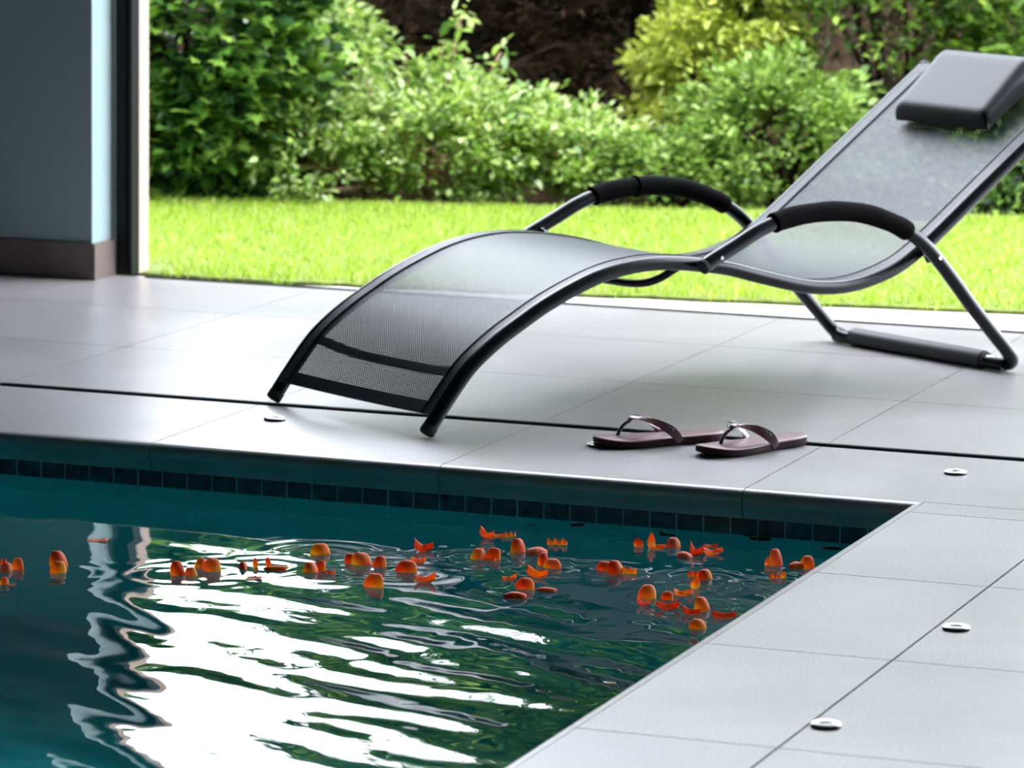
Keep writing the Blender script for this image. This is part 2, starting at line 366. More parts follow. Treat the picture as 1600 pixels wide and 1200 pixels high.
PETALS = [
 (-1.4038, -0.847, 0.0268, 0.0201, 'dome', 'o', 'orange petal of the far left cluster, domed up at its right end'),
 (-1.4143, -0.8703, 0.0223, 0.0156, 'dome', 'p', 'pinkish orange petal lowest in the cluster cut by the left edge'),
 (-1.4437, -0.8276, 0.018, 0.0135, 'frill', 'r', 'dark red crumpled petal at the left edge behind pinkish ones'),
 (-1.3652, -0.9759, 0.0176, 0.0132, 'dome', 'o', 'small orange petal below the far left cluster, half cut by the edge'),
 (-1.3473, -0.9798, 0.0131, 0.0055, 'flat', 'r', 'small flat red petal below the far left cluster'),
 (-1.3491, -0.7973, 0.0337, 0.0269, 'dome', 'r', 'tall dark red petal standing at the back of the left pair'),
 (-1.326, -0.8489, 0.0289, 0.02, 'dome', 'y', 'yellow and orange petal in front of the tall dark red one'),
 (-1.3011, -0.9089, 0.0243, 0.0055, 'flat', 's', 'sunken yellowish petal just under water below the left pair'),
 (-1.3907, -0.5579, 0.0394, 0.0081, 'flat', 'p', 'flat pink red petal alone on the pale blue reflection'),
 (-1.1287, -0.7783, 0.0267, 0.0245, 'dome', 'r', 'deep red petal, left end of the big heap on the white reflection'),
 (-1.1052, -0.7738, 0.0222, 0.0156, 'dome', 'o', 'small round orange petal between the two domes of the left heap'),
 (-1.1201, -0.7062, 0.0202, 0.018, 'dome', 'o', 'orange petal at the back of the heap on the white reflection'),
 (-1.089, -0.7233, 0.0336, 0.0224, 'dome', 'o', 'large orange petal with yellow tip at right of the left heap'),
 (-1.0484, -0.6801, 0.0135, 0.0135, 'curl', 'r', 'small red hooked petal left of the thin spiky petals'),
 (-1.0336, -0.6609, 0.0101, 0.018, 'spike', 'o', 'thin upright orange petal left one of the spiky pair'),
 (-1.0121, -0.6511, 0.0101, 0.0191, 'spike', 'r', 'thin upright red petal right one of the spiky pair'),
 (-0.9928, -0.6674, 0.0426, 0.0079, 'curl', 'y', 'long low rolled petal lying right of the spiky pair'),
 (-0.9948, -0.7546, 0.0288, 0.0067, 'flat', 'o', 'small flat orange petal lying below the spiky pair'),
 (-0.9752, -0.5071, 0.0366, 0.0194, 'dome', 'y', 'single orange petal with yellow tip behind the left centre pair'),
 (-0.9255, -0.6681, 0.0291, 0.019, 'dome', 'o', 'round orange petal, left of the front left pair'),
 (-0.9158, -0.6451, 0.0179, 0.0179, 'dome', 'r', 'narrow red petal tucked against the round one at left centre'),
 (-0.8906, -0.6647, 0.0201, 0.0078, 'frill', 'r', 'crumpled dark red scrap trailing at right of the left centre pair'),
 (-0.893, -0.5595, 0.0249, 0.0181, 'dome', 'r', 'darker back petal of the middle trio, at its left'),
 (-0.8721, -0.5627, 0.0384, 0.0215, 'dome', 'o', 'wide orange petal in the front of the middle trio'),
 (-0.8347, -0.5709, 0.0248, 0.0203, 'dome', 'r', 'red pointed petal at right of the middle trio'),
 (-0.8182, -0.4033, 0.0368, 0.0253, 'boat', 'r', 'dark red petal with raised left tip, farthest back near the middle'),
 (-0.7878, -0.5055, 0.0295, 0.0147, 'boat', 'o', 'small open orange petal behind the dark red dome at middle'),
 (-0.7778, -0.5889, 0.0404, 0.0202, 'dome', 'r', 'dark red dome shaped petal with yellow left tip at middle'),
 (-0.7123, -0.6637, 0.0377, 0.021, 'boat', 'o', 'open cup petal with yellow inside and raised right tip'),
 (-0.7796, -0.7361, 0.0396, 0.0231, 'dome', 'o', 'large round orange petal nearest in the middle with long reflection'),
 (-0.7549, -0.2483, 0.0281, 0.0257, 'boat', 'o', 'orange petal with high left tip and yellow inside, back right of middle'),
 (-0.7443, -0.2232, 0.0258, 0.0105, 'boat', 'y', 'yellow low petal beside the high tipped one'),
 (-0.7229, -0.2135, 0.0234, 0.0105, 'frill', 'o', 'crumpled small petal with pale edges right of the yellow one'),
 (-0.7302, -0.0763, 0.0215, 0.0083, 'frill', 's', 'dim small petal just under water near the dark tiles'),
 (-0.6538, -0.0346, 0.0263, 0.0107, 'curl', 's', 'dark greenish sunken petal near the tiled pool edge'),
 (-0.6158, -0.252, 0.0372, 0.0139, 'frill', 'o', 'ruffled orange petal with three pale folds standing alone'),
 (-0.7018, -0.4347, 0.0274, 0.0205, 'dome', 'o', 'left dome of the pair touching in front of the white streak'),
 (-0.6789, -0.4179, 0.0297, 0.0205, 'dome', 'r', 'right dome of the touching pair, orange with dark top'),
 (-0.6769, -0.4362, 0.0205, 0.0068, 'frill', 'r', 'small crumpled strip across the front of the touching pair'),
 (-0.6587, -0.344, 0.0299, 0.0253, 'dome', 'r', 'round dark orange petal left of the long rolled petal'),
 (-0.6211, -0.3464, 0.0367, 0.0138, 'curl', 'p', 'long rolled pink orange petal lying right of the round one'),
 (-0.5768, -0.4354, 0.0227, 0.0227, 'dome', 'r', 'narrow upright red petal behind the rounded one at centre right'),
 (-0.5545, -0.4505, 0.0362, 0.0169, 'dome', 'o', 'wide bright orange petal with yellow right tip at centre right'),
 (-0.5483, -0.5471, 0.0379, 0.0245, 'boat', 'y', 'tan petal with high left tip sloping down to the right'),
 (-0.5863, -0.5826, 0.0267, 0.0122, 'boat', 'o', 'tiny curved petal with two raised tips, front of centre right'),
 (-0.5373, -0.639, 0.0353, 0.0187, 'dome', 'r', 'domed red petal in the front centre right group'),
 (-0.4966, -0.6446, 0.0374, 0.0077, 'curl', 'p', 'thin pale rolled petal lying flat right of the domed red one'),
 (-0.5243, -0.722, 0.0392, 0.0109, 'curl', 'r', 'low rolled red petal nearest the camera left of the domed one'),
 (-0.477, -0.2022, 0.0186, 0.0163, 'spike', 'r', 'pointed red petal at left of the right back cluster'),
 (-0.4538, -0.1983, 0.0139, 0.0278, 'spike', 'o', 'tall orange petal standing up in the right back cluster'),
 (-0.4415, -0.206, 0.0324, 0.0139, 'boat', 'y', 'yellow lined cup petal at the foot of the tall orange one'),
 (-0.4675, -0.0665, 0.0307, 0.0212, 'boat', 's', 'dark red petal behind the tall orange one, back of the cluster'),
 (-0.4177, -0.1819, 0.0279, 0.0186, 'dome', 'p', 'pale rimmed rounded petal at right of the right back cluster'),
 (-0.369, -0.2646, 0.0275, 0.0115, 'curl', 'p', 'low pinkish petal joined left of the curved orange one'),
 (-0.3548, -0.2452, 0.0253, 0.0299, 'boat', 'r', 'tall curved orange petal with raised top tip right of centre'),
 (-0.356, -0.1539, 0.0279, 0.0093, 'boat', 'r', 'thin red petal lying behind the yellow lined cup'),
 (-0.3307, -0.2147, 0.0369, 0.0173, 'boat', 'o', 'smiling cup shaped petal lined with yellow'),
 (-0.3348, 0.0075, 0.0189, 0.0142, 'curl', 's', 'dark red sunken petal, left of a pair near the tiles'),
 (-0.3005, -0.0244, 0.04, 0.0141, 'curl', 's', 'long dark red sunken petal near the tiles at right'),
 (-0.153, -0.0574, 0.0373, 0.0093, 'flat', 's', 'flat dark red petal touching the right pool edge'),
 (-0.1976, -0.2702, 0.025, 0.0296, 'dome', 'p', 'tall upright pale rimmed petal with yellow inside near right edge'),
 (-0.2118, -0.2703, 0.0136, 0.0159, 'spike', 'p', 'narrow pinkish petal leaning on the tall upright one'),
 (-0.1667, -0.3811, 0.0201, 0.0101, 'frill', 'r', 'small red crumpled petal in front of the tall upright one'),
 (-0.1539, -0.3692, 0.009, 0.0123, 'spike', 'y', 'tiny yellow tip standing beside the small red crumpled petal'),
 (-0.1583, -0.2714, 0.0295, 0.0113, 'curl', 'o', 'low orange petal attached left of the dome by the right edge'),
 (-0.14, -0.2694, 0.0272, 0.0227, 'dome', 'o', 'orange dome petal closest to the right pool edge'),
 (-0.4622, -0.4339, 0.0316, 0.0169, 'dome', 'r', 'dark smooth petal at left of the red ruffled one'),
 (-0.4326, -0.4579, 0.0314, 0.0247, 'dome', 'r', 'bright red pointed petal in the ruffled trio'),
 (-0.4131, -0.4491, 0.0269, 0.0135, 'frill', 'y', 'yellow edged ruffled scrap at right of the ruffled trio'),
 (-0.2758, -0.4365, 0.0268, 0.0179, 'dome', 'r', 'red petal facing left at the top of the upright stack'),
 (-0.3012, -0.4233, 0.0202, 0.0112, 'frill', 'r', 'small red crumpled petal at the top left of the upright stack'),
 (-0.2694, -0.5185, 0.0155, 0.0221, 'spike', 'o', 'upright orange petal in the middle of the stack'),
 (-0.2692, -0.5839, 0.0329, 0.0153, 'boat', 'y', 'yellow bottomed petal lying left below the upright stack'),
 (-0.3179, -0.6351, 0.0327, 0.024, 'dome', 'o', 'large golden orange petal at the back of the front right heap'),
 (-0.3034, -0.6924, 0.0238, 0.0173, 'boat', 'p', 'pale rimmed petal at the front left of the front right heap'),
 (-0.2826, -0.6309, 0.024, 0.0153, 'dome', 'r', 'small red dome at the back right of the front right heap'),
 (-0.2594, -0.7014, 0.041, 0.0183, 'boat', 'r', 'dark red cup full of ragged edges in the front right heap'),
 (-0.209, -0.7243, 0.0322, 0.0172, 'boat', 'r', 'low red petal left of the big round orange one'),
 (-0.2002, -0.692, 0.028, 0.0237, 'dome', 'o', 'big round orange petal right of the front right heap'),
 (-0.1485, -0.731, 0.0427, 0.015, 'boat', 'r', 'long red curved petal next to the pool edge'),
 (-0.1619, -0.8365, 0.0316, 0.0169, 'dome', 'y', 'yellow and red petal nearest the camera by the right edge'),
 (-0.1271, -0.699, 0.0107, 0.0043, 'flat', 'r', 'tiny red petal right against the right pool coping'),
]

# ------------------------------------------------------------------ setting: floor
GAP = .0028
def tile_boxes(xs, ys, skip=None):
    out = []
    for i in range(len(xs)-1):
        for j in range(len(ys)-1):
            g = GAP/2; ga = g+(.0012 if abs(xs[i]-.293) < 1e-6 else 0)
            out.append((xs[i]+ga, ys[j]+g, -.012, xs[i+1]-g, ys[j+1]-g, 0))
    return out
XJ = [-.338+.6*k for k in range(-11, 9)]
SL0, SL1 = .501, .546
tb = []
tb += tile_boxes(XJ, [SL1-GAP/2, 1.124, 1.724, 2.229])
# row between slot and pool coping (the slot starts at x = -2.15, beyond it the row meets the next one)
XR0 = [x for x in XJ if x < .1]+[.293]+[.293+.6*k for k in range(1, 8)]
tb += tile_boxes(XR0, [0, SL0+GAP/2])
tb += [(-6.9, SL0+GAP/2, -.012, -2.15, SL1-GAP/2, 0)]
# deck right of the pool
XR = [0, .293, .893, 1.493, 2.093, 2.693, 3.293, 3.893, 4.493]
YR = [-.106-.6*k for k in range(16)][::-1]
tb += tile_boxes(XR, YR)
tb += tile_boxes(XR, [-.106, 0])
fl = box_obj('floor', tb, M['tile'], kind='structure', label='grey porcelain tile floor around the pool')
# bedding under the tiles shows as grout in the joints
box_obj('floor_grout', [(-6.9, 0.0, -.05, 5.06, SL0, -.005), (-6.9, SL1, -.05, 5.06, 2.229, -.005), (-6.9, SL0, -.05, -2.15, SL1, -.0035),
                        (0.0, -9.1, -.05, 5.06, 0.0, -.005)], M['grout'], kind='structure')
box_obj('drain_slot', [(-2.15, SL0, -.045, 5.06, SL1, -.03), (-2.15, SL0, -.03, 5.06, SL0+.004, -.001), (-2.15, SL1-.004, -.03, 5.06, SL1, -.001)], M['slot'], kind='structure')
box_obj('door_track', [(-2.63, 2.229, -.04, 5.06, 2.277, -.025), (-2.63, 2.229, -.025, 5.06, 2.232, -.001), (-2.63, 2.272, -.025, 5.06, 2.276, -.001)], M['slot'], kind='structure')
box_obj('door_sill', [(-3.2, 2.276, -.05, 5.06, 2.9, -.006)], M['sill'], kind='structure')

# coping: rounded nose that runs round the pool, cut in 0.6 m pieces
prof = [(0, 0), (-.006, -.0003), (-.012, -.0016), (-.0175, -.0046), (-.0215, -.0095), (-.0235, -.016), (-.0235, -.023), (-.021, -.030), (-.0175, -.037), (-.0150, -.046), (-.014, -.0545), (.03, -.0545), (.03, -.012), (0, -.012)]
def coping_piece(a, b, along):
    V, F = [], []
    for t in (a, b):
        for (d, z) in prof:
            # mitre at the corner: the end at 0 follows the other edge
            tt = t
            if abs(t) < 1e-6: tt = d
            V.append((tt, d, z) if along == 'x' else (d, tt, z))
    n = len(prof)
    for k in range(n):
        k2 = (k+1) % n
        F.append((k, k2, n+k2, n+k))
    F.append(tuple(range(n))); F.append(tuple(range(2*n-1, n-1, -1)))
    return V, F
cuts = [0, -.338]+[-.338-.6*k for k in range(1, 10)]
ps = []
for a, b in zip(cuts, cuts[1:]): ps.append(coping_piece(a if a == 0 else a-.001, b+.001, 'x'))
cy = [0, -.106]+[-.106-.6*k for k in range(1, 10)]
cy = [0]+[-.106-.6*k for k in range(1, 10)]
for a, b in zip(cy, cy[1:]): ps.append(coping_piece(a if a == 0 else a-.0007, b+.0007, 'y'))
V, F = merge(*ps)
co = obj('pool_coping', V, F, M['coping'], kind='structure', label='grey bullnose stone coping round the pool')
bm = bmesh.new(); bm.from_mesh(co.data); bmesh.ops.recalc_face_normals(bm, faces=bm.faces); bm.to_mesh(co.data); bm.free()
smooth_by_angle(co, 45)

# pool shell
PX0, PY0, PZ = -5.6, -5.4, -1.35
V = [(PX0,PY0,PZ),(0,PY0,PZ),(0,0,PZ),(PX0,0,PZ),(PX0,PY0,-.05),(0,PY0,-.05),(0,0,-.05),(PX0,0,-.05)]
obj('pool_basin', V, [(0,1,2,3),(0,4,5,1),(1,5,6,2),(2,6,7,3),(3,7,4,0)], M['pool'], kind='structure', label='teal tiled pool basin with a band of dark blue mosaic')
box_obj('pool_deck_left', [(-6.9, -9.1, -.05, -5.6, 0, 0), (-5.6, -9.1, -.05, 0, -5.4, 0)], M['tile'], kind='structure')

# unseen fill lamps added in the near and left walls to brighten the water
def water_fill_lamp(x, y, z, rz):
    V, F = lathe([(.0001, .0), (.105, .0), (.105, .006), (.0001, .012)], 32)
    m_, nt, out = mat('water_fill_lens'); e = N(nt, 'Emission'); e.inputs[0].default_value = (.85, .97, 1, 1); e.inputs[1].default_value = WATER_FILL
    nt.links.new(e.outputs[0], out.inputs[0])
    o = obj('water_fill_lamp', V, F, m_, True, kind='structure'); o.location = (x, y, z); o.rotation_euler = (math.pi/2, 0, rz)
    V, F = lathe([(.107, .0), (.13, .0), (.13, .01), (.107, .016), (.107, .0)], 32); F = F[:-2]
    obj('ring', V, F, M['chrome'], True, parent=o)
water_fill_lamp(-4.0, PY0+.001, -.62, math.pi); water_fill_lamp(-1.4, PY0+.001, -.62, math.pi); water_fill_lamp(PX0+.001, -1.8, -.62, math.pi/2)

# water surface, real ripples
WZ = -.085
def ripple(X, Y):
    d = np.clip((-Y-.25)/1.0, 0, 1); amp = .10+.90*d*d*(3-2*d)
    lx = np.clip((X+3.0)/1.6, 0, 1)
    Z = np.zeros_like(X); r = np.random.default_rng(5)
    # slow modulation so that the streaks come in groups
    mod = .75+.35*np.sin(X*2.1+Y*1.3+.6)*np.sin(Y*2.6-X*.8+1.1)
    for lam, sl, spread, cnt in WAVES:
        for i in range(cnt):
            th = math.radians(90+WDIR+r.normal(0, spread)); k = 2*math.pi/(lam*r.uniform(.8, 1.25)); ph = r.uniform(0, 6.28)
            kx, ky = k*math.cos(th), k*math.sin(th)
            wob = .9*np.sin(X*1.7*r.uniform(.6, 1.5)+Y*.9+r.uniform(0, 6))
            Z += sl/cnt**.5/k*np.sin(kx*X+ky*Y+ph+wob)
    Z *= amp*mod
    return Z
def build_water():
    xs = np.concatenate([np.linspace(PX0, -2.9, 60)[:-1], np.linspace(-2.9, 0, 361)])
    ys = np.concatenate([np.linspace(PY0, -3.2, 60)[:-1], np.linspace(-3.2, 0, 421)])
    X, Y = np.meshgrid(xs, ys)
    Z = ripple(X, Y)
    for (px, py, w, h, kd, c, lb) in PETALS[::3]:
        if kd == 'flat' or c == 's': continue
        R = np.sqrt((X-px)**2+(Y-py)**2); a = RINGS*np.exp(-((R-.05)/.07)**2)
        Z += a*np.sin(R*2*math.pi/.045)
    Z += WZ
    V = np.stack([X, Y, Z], -1).reshape(-1, 3)
    ny, nx = X.shape
    I = np.arange(ny*nx).reshape(ny, nx)
    F = np.stack([I[:-1, :-1], I[:-1, 1:], I[1:, 1:], I[1:, :-1]], -1).reshape(-1, 4)
    np_obj('pool_water', V, F, M['water'], smooth=True, kind='stuff', label='rippled teal water of the swimming pool', cat='water')
build_water()

# ------------------------------------------------------------------ setting: room shell
RX0, RX1, RY0, H = -7.0, 5.1, -9.2, 3.3
CX, CY_ = -2.705, 2.13     # corner of the pillar wall
# wall left of the opening: narrow return faces the opening
box_obj('wall_pillar', [(RX0, CY_+.006, 0, CX-.006, 2.245, H)], M['wall'], kind='structure')
box_obj('baseboard_pillar', [(RX0, CY_-.004, 0, CX+.0055, CY_+.008, .092), (CX-.008, CY_-.0035, 0, CX+.006, 2.247, .0915)], M['skirt'], kind='structure')
box_obj('wall_back', [(RX0, 2.246, -.1, CX-.02, 2.42, H)], M['wall'], kind='structure')
box_obj('wall_left', [(RX0-.15, RY0, -.1, RX0, 2.42, H)], M['roomwall'], kind='structure')
box_obj('wall_right', [(RX1, RY0, -.1, RX1+.15, 2.42, H)], M['roomwall'], kind='structure')
box_obj('wall_rear', [(RX0-.15, RY0-.15, -.1, RX1+.15, RY0, H)], M['roomwall'], kind='structure')
box_obj('ceiling', [(RX0-.15, RY0-.15, H, RX1+.15, 2.42, H+.15)], M['ceiling'], kind='structure')
# black sliding frame stile and the beige jamb outside it
box_obj('door_1', [(-2.699, 2.249, 0, -2.672, 2.30, H), (-2.668, 2.252, 0, -2.657, 2.295, H), (-2.672, 2.262, 0, -2.668, 2.295, H)], M['black'], kind='structure')
box_obj('trim_1', [(-2.699, 2.301, -.006, -2.6575, 2.352, H), (-2.6565-.012, 2.2965, -.001, -2.6565, 2.352, H)], M['beige'], kind='structure')

# ------------------------------------------------------------------ garden ground
obj('garden_soil', [(-40, 2.3, -.06), (40, 2.3, -.06), (40, 70, -.06), (-40, 70, -.06)], [(0, 1, 2, 3)], M['soil'], kind='structure')
LF0, LF1 = (-3.9, 3.55), (2.2, 5.30)      # far edge of the lawn
def far_y(x): return LF0[1]+(x-LF0[0])*(LF1[1]-LF0[1])/(LF1[0]-LF0[0])
def near_y(x): return 2.235+max(0, (x+2.63))*.155 + .012*math.sin(x*23)+.010*math.sin(x*51+1)
nV, nF = [], []
for i in range(80):
    x = -4.2+i*6.6/79
    nV += [(x, max(2.30, near_y(x)+.012), .002), (x, far_y(x)+.25, .002)]
for i in range(79): nF.append((2*i, 2*i+2, 2*i+3, 2*i+1))
V2 = nV+[(x, y, z-.06) for x, y, z in nV]
F2 = nF+[(2*i+160, 2*i+1+160, 2*i+3+160, 2*i+2+160) for i in range(79)]+[(2*i, 2*i+160, 2*i+162, 2*i+2) for i in range(79)]
obj('turf', V2, F2, M['turf'], kind='structure')
def build_grass():
    n = 95000
    x = rng.uniform(-4.2, 2.2, n); t = rng.uniform(0, 1, n)
    y0 = 2.235+np.maximum(0, x+2.63)*.155+.012*np.sin(x*23)+.010*np.sin(x*51+1)+.01
    y0 = np.maximum(y0, 2.285)
    y1 = LF0[1]+(x-LF0[0])*(LF1[1]-LF0[1])/(LF1[0]-LF0[0])+.15
    keep = ~((x < -2.60) & (y0 < 2.5))
    y = y0+t*(y1-y0)
    k = ~((x < -2.6) & (y < 2.46)); x, y = x[k], y[k]; n = len(x)
    edge = np.clip((y-(2.235+np.maximum(0, x+2.63)*.155))/.25, 0, 1)
    h = rng.uniform(.016, .036, n)*(1.15-.25*edge)
    w = rng.uniform(.0012, .0021, n)
    az = rng.uniform(0, 2*np.pi, n); ln = rng.uniform(.1, .75, n); la = rng.uniform(0, 2*np.pi, n)
    dx, dy = np.cos(az), np.sin(az); lx, ly = np.cos(la)*h*ln, np.sin(la)*h*ln
    B = np.stack([x, y, np.full(n, -.006)], -1)
    a = np.stack([dx*w, dy*w, np.zeros(n)], -1)
    mid = B+np.stack([lx*.35, ly*.35, h*.6], -1); tip = B+np.stack([lx, ly, h], -1)
    V = np.stack([B-a, B+a, mid+a*.8, mid-a*.8, tip+a*.15, tip-a*.15], 1).reshape(-1, 3)
    i = np.arange(n)[:, None]*6
    F = np.concatenate([i+np.array([[0, 1, 2, 3]]), i+np.array([[3, 2, 4, 5]])], 0)
    np_obj('lawn_grass', V, F, M['grass'], kind='stuff', label='bright yellow green lawn outside the opening', cat='grass')
build_grass()

# ------------------------------------------------------------------ lounger
LA = Vector((-1.076, .262, 0)); LU = Vector((.5189, .85484, 0)); LV = Vector((-.85484, .5189, 0))
LANG = math.atan2(.85484, .5189)
LW = .52
# local frame: x along the lounger (foot to head), y across to the far rail, z up
def P3(s, v, z): return Vector((s, v, z))
RAILP = [(.004, .012), (.036, .052), (.088, .112), (.126, .146), (.184, .184), (.243, .215), (.294, .240), (.362, .267), (.434, .290), (.505, .303),
         (.58, .3075), (.654, .303), (.72, .294), (.785, .283), (.883, .258), (.985, .234), (1.054, .2245), (1.123, .2235), (1.2, .235),
         (1.285, .262), (1.372, .312), (1.5, .398), (1.64, .492), (1.84, .626)]
prof2 = catmull([(s, 0, z) for s, z in RAILP], 6)
arc = [0]
for a, b in zip(prof2, prof2[1:]): arc.append(arc[-1]+(b-a).length)
def prof_at(L):
    L = min(max(L, 0), arc[-1])
    for i in range(len(arc)-1):
        if L <= arc[i+1]: break
    t = (L-arc[i])/(arc[i+1]-arc[i])
    p = prof2[i].lerp(prof2[i+1], t); d = (prof2[min(i+2, len(prof2)-1)]-prof2[max(i-1, 0)]).normalized()
    return p, Vector((-d.z, 0, d.x))       # point and upward normal
def len_at_s(s):
    for i in range(len(arc)-1):
        if prof2[i+1].x >= s: return arc[i]+(s-prof2[i].x)/(prof2[i+1].x-prof2[i].x)*(arc[i+1]-arc[i])
    return arc[-1]
lounger = empty('sun_lounger', LA, LANG, label='black wave-shaped sun lounger with woven mesh sling standing on the tiled poolside', cat='sun lounger')
RT = .0155
for v in (0, LW):
    pts = [P3(p.x, v, p.z) for p in prof2]
    V, F = tube(pts, RT, 16)
    o = obj('side_rail', V, F, M['metal'], parent=lounger); smooth_by_angle(o, 50)
    # rubber end cap on the foot and on the head end
    d = (pts[1]-pts[0]).normalized()
    V, F = tube([pts[0]-d*.004, pts[0]-d*.001, pts[0]+d*.012], 0, 16, rs=[.0135, .0163, .0163])
    o = obj('end_cap', V, F, M['rubber'], parent=lounger); smooth_by_angle(o, 50)
    d = (pts[-1]-pts[-2]).normalized()
    V, F = tube([pts[-1]-d*.012, pts[-1]+d*.001, pts[-1]+d*.004], 0, 16, rs=[.0163, .0163, .0135])
    o = obj('end_cap', V, F, M['rubber'], parent=lounger); smooth_by_angle(o, 50)
# sling
def sheet(L0, L1, v0, v1, off, nL, nv, sag=0):
    V, F, uv = [], [], []
    for i in range(nL+1):
        L = L0+(L1-L0)*i/nL; p, n = prof_at(L)
        for j in range(nv+1):
            v = v0+(v1-v0)*j/nv
            x = (v-0)/LW
            s = sag*4*x*(1-x)
            edge = RT*(1-min(1, min(v, LW-v)/.012)**1)*.0
            q = P3(p.x, v, p.z)+n*(off-s-edge)
            V.append(q); uv.append((L, v))
    for i in range(nL):
        for j in range(nv):
            a = i*(nv+1)+j
            F.append((a, a+nv+1, a+nv+2, a+1))
    return V, F, uv
Lf, Lh = .035, arc[-1]-.012
SO = .0135
V, F, uv = sheet(Lf, Lh, -.001, LW+.001, SO, 150, 16, .006)
sling = obj('mesh_sling', V, F, M['sling'], True, uv, parent=lounger, label='see-through black woven mesh sling')
# doubled hems along both rails and at both ends
for v0, v1 in ((-.004, .034), (LW-.034, LW+.004)):
    V, F, uv = sheet(Lf, Lh, v0, v1, SO+.0012, 150, 3, .006)
    obj('hem', V, F, M['hem'], True, uv, parent=sling)
for L0, L1 in ((Lf-.004, Lf+.026), (Lh-.03, Lh+.004)):
    V, F, uv = sheet(L0, L1, -.002, LW+.002, SO+.0016, 4, 16, .006)
    obj('hem', V, F, M['hem'], True, uv, parent=sling)
# stitched seam lines
for v in (.0315, LW-.0315):
    pts = []
    for i in range(121):
        p, n = prof_at(Lf+(Lh-Lf)*i/120); pts.append(P3(p.x, v, p.z)+n*(SO+.0008))
    V, F = tube(pts, .0011, 6); obj('seam', V, F, M['metal'], parent=sling)
# cross bars bowed below the sling
def crossbar(s, drop, r=.009, lean=0):
    p, n = prof_at(len_at_s(s)); d = Vector((n.z, 0, -n.x))
    q = [(0, 0), (.03, .25), (.07, .62), (.115, .88), (.17, 1), (.26, 1.02), (.35, 1), (.405, .88), (.45, .62), (.49, .25), (.52, 0)]
    pts = catmull([P3(p.x, v, p.z)-n*(drop*f)+d*(lean*f) for v, f in q], 4)
    V, F = tube(pts, r, 12)
    o = obj('crossbar', V, F, M['metal'], parent=lounger); smooth_by_angle(o, 50)
crossbar(.105, .030, .0105)
crossbar(.665, .060, .0085)
crossbar(1.46, .045, .010)
# support frame: one bent tube = near arm, ground bar, far arm
ARM = [(.684, .296), (.715, .311), (.777, .337), (.835, .362), (.893, .379), (.953, .388), (1.044, .390), (1.136, .379), (1.22, .353), (1.27, .329), (1.31, .303),
       (1.351, .268), (1.401, .219), (1.46, .158), (1.525, .096), (1.566, .058)]
OFF = .034
near = [P3(s, -OFF, z) for s, z in ARM]
bend = [P3(1.590, -OFF+.003, .034), P3(1.598, -OFF+.016, .0205), P3(1.594, .008, .0165), P3(1.588, .03, .0165)]
mirror = lambda p: P3(p.x, LW-p.y, p.z)
half = near+bend
pts = catmull(half+[mirror(p) for p in half[::-1]], 6)
V, F = tube(pts, .0152, 18)
o = obj('support_frame', V, F, M['metal'], parent=lounger); smooth_by_angle(o, 50)
frame = o
for k in (0, 1):
    f = (lambda p: p) if k == 0 else mirror
    g = catmull([f(P3(s, -OFF, z)) for s, z in [(.875, .3745), (.893, .379), (.953, .388), (1.044, .390), (1.136, .379), (1.22, .353), (1.262, .3335)]], 8)
    n = len(g)
    rs = [.0213+.0004*math.sin(i*.6) for i in range(n)]
    rs[0] = rs[-1] = .0195
    V, F = tube(g, 0, 20, rs=rs)
    o = obj('armrest_grip', V, F, M['foam'], parent=lounger, label='black foam armrest grip'); smooth_by_angle(o, 60)
    if k == 1:
        c = g[n*42//100]; d = (g[n*42//100+1]-c).normalized()
        V, F = tube([c-d*.004, c-d*.002, c+d*.002, c+d*.004], 0, 20, rs=[.0215, .0245, .0245, .0215])
        obj('ring', V, F, M['foam'], True, parent=o)
    # bolts joining frame to rail
    for s, z in ((.722, .314), (1.345, .273)):
        a = f(P3(s, -OFF-.0165, z)); b = f(P3(s, -.002, z-.004))
        V, F = tube([a, b], .0042, 10)
        obj('bolt', V, F, M['chromeframe'], parent=lounger)
        d = (a-b).normalized()
        V, F = tube([f(P3(s, -OFF+.014, z-.004)), f(P3(s, -.012, z-.006))], .009, 12)
        obj('spacer', V, F, M['metal'], parent=lounger)
    # end plug of the arm tube
    e0 = f(near[0]); d = (f(near[1])-e0).normalized()
    V, F = tube([e0-d*.004, e0-d*.001, e0+d*.008], 0, 18, rs=[.013, .0160, .0160])
    obj('end_cap', V, F, M['rubber'], parent=lounger)
# ground sleeve
sp_ = catmull([P3(1.588, .052, .0205), P3(1.588, .26, .0205), P3(1.588, .468, .0205)], 6)
V, F = tube(sp_, .0205, 22)
o = obj('ground_sleeve', V, F, M['sleeve'], parent=lounger, label='thick grey plastic sleeve on the ground bar'); smooth_by_angle(o, 50)
for v0, v1 in ((.0455, .053), (.467, .4745)):
    V, F = tube([P3(1.588, v0, .0195), P3(1.588, v1, .0195)], .0192, 22); o = obj('collar', V, F, M['rubber'], parent=lounger); smooth_by_angle(o, 50)
# bright exposed bend next to the sleeve
V, F = tube(catmull([P3(1.596, .004, .0168), P3(1.592, .018, .0168), P3(1.588, .047, .0168)], 5), .0157, 18)
o = obj('bare_tube', V, F, M['chromeframe'], parent=lounger, label='bare shiny bend of the ground bar'); smooth_by_angle(o, 50)
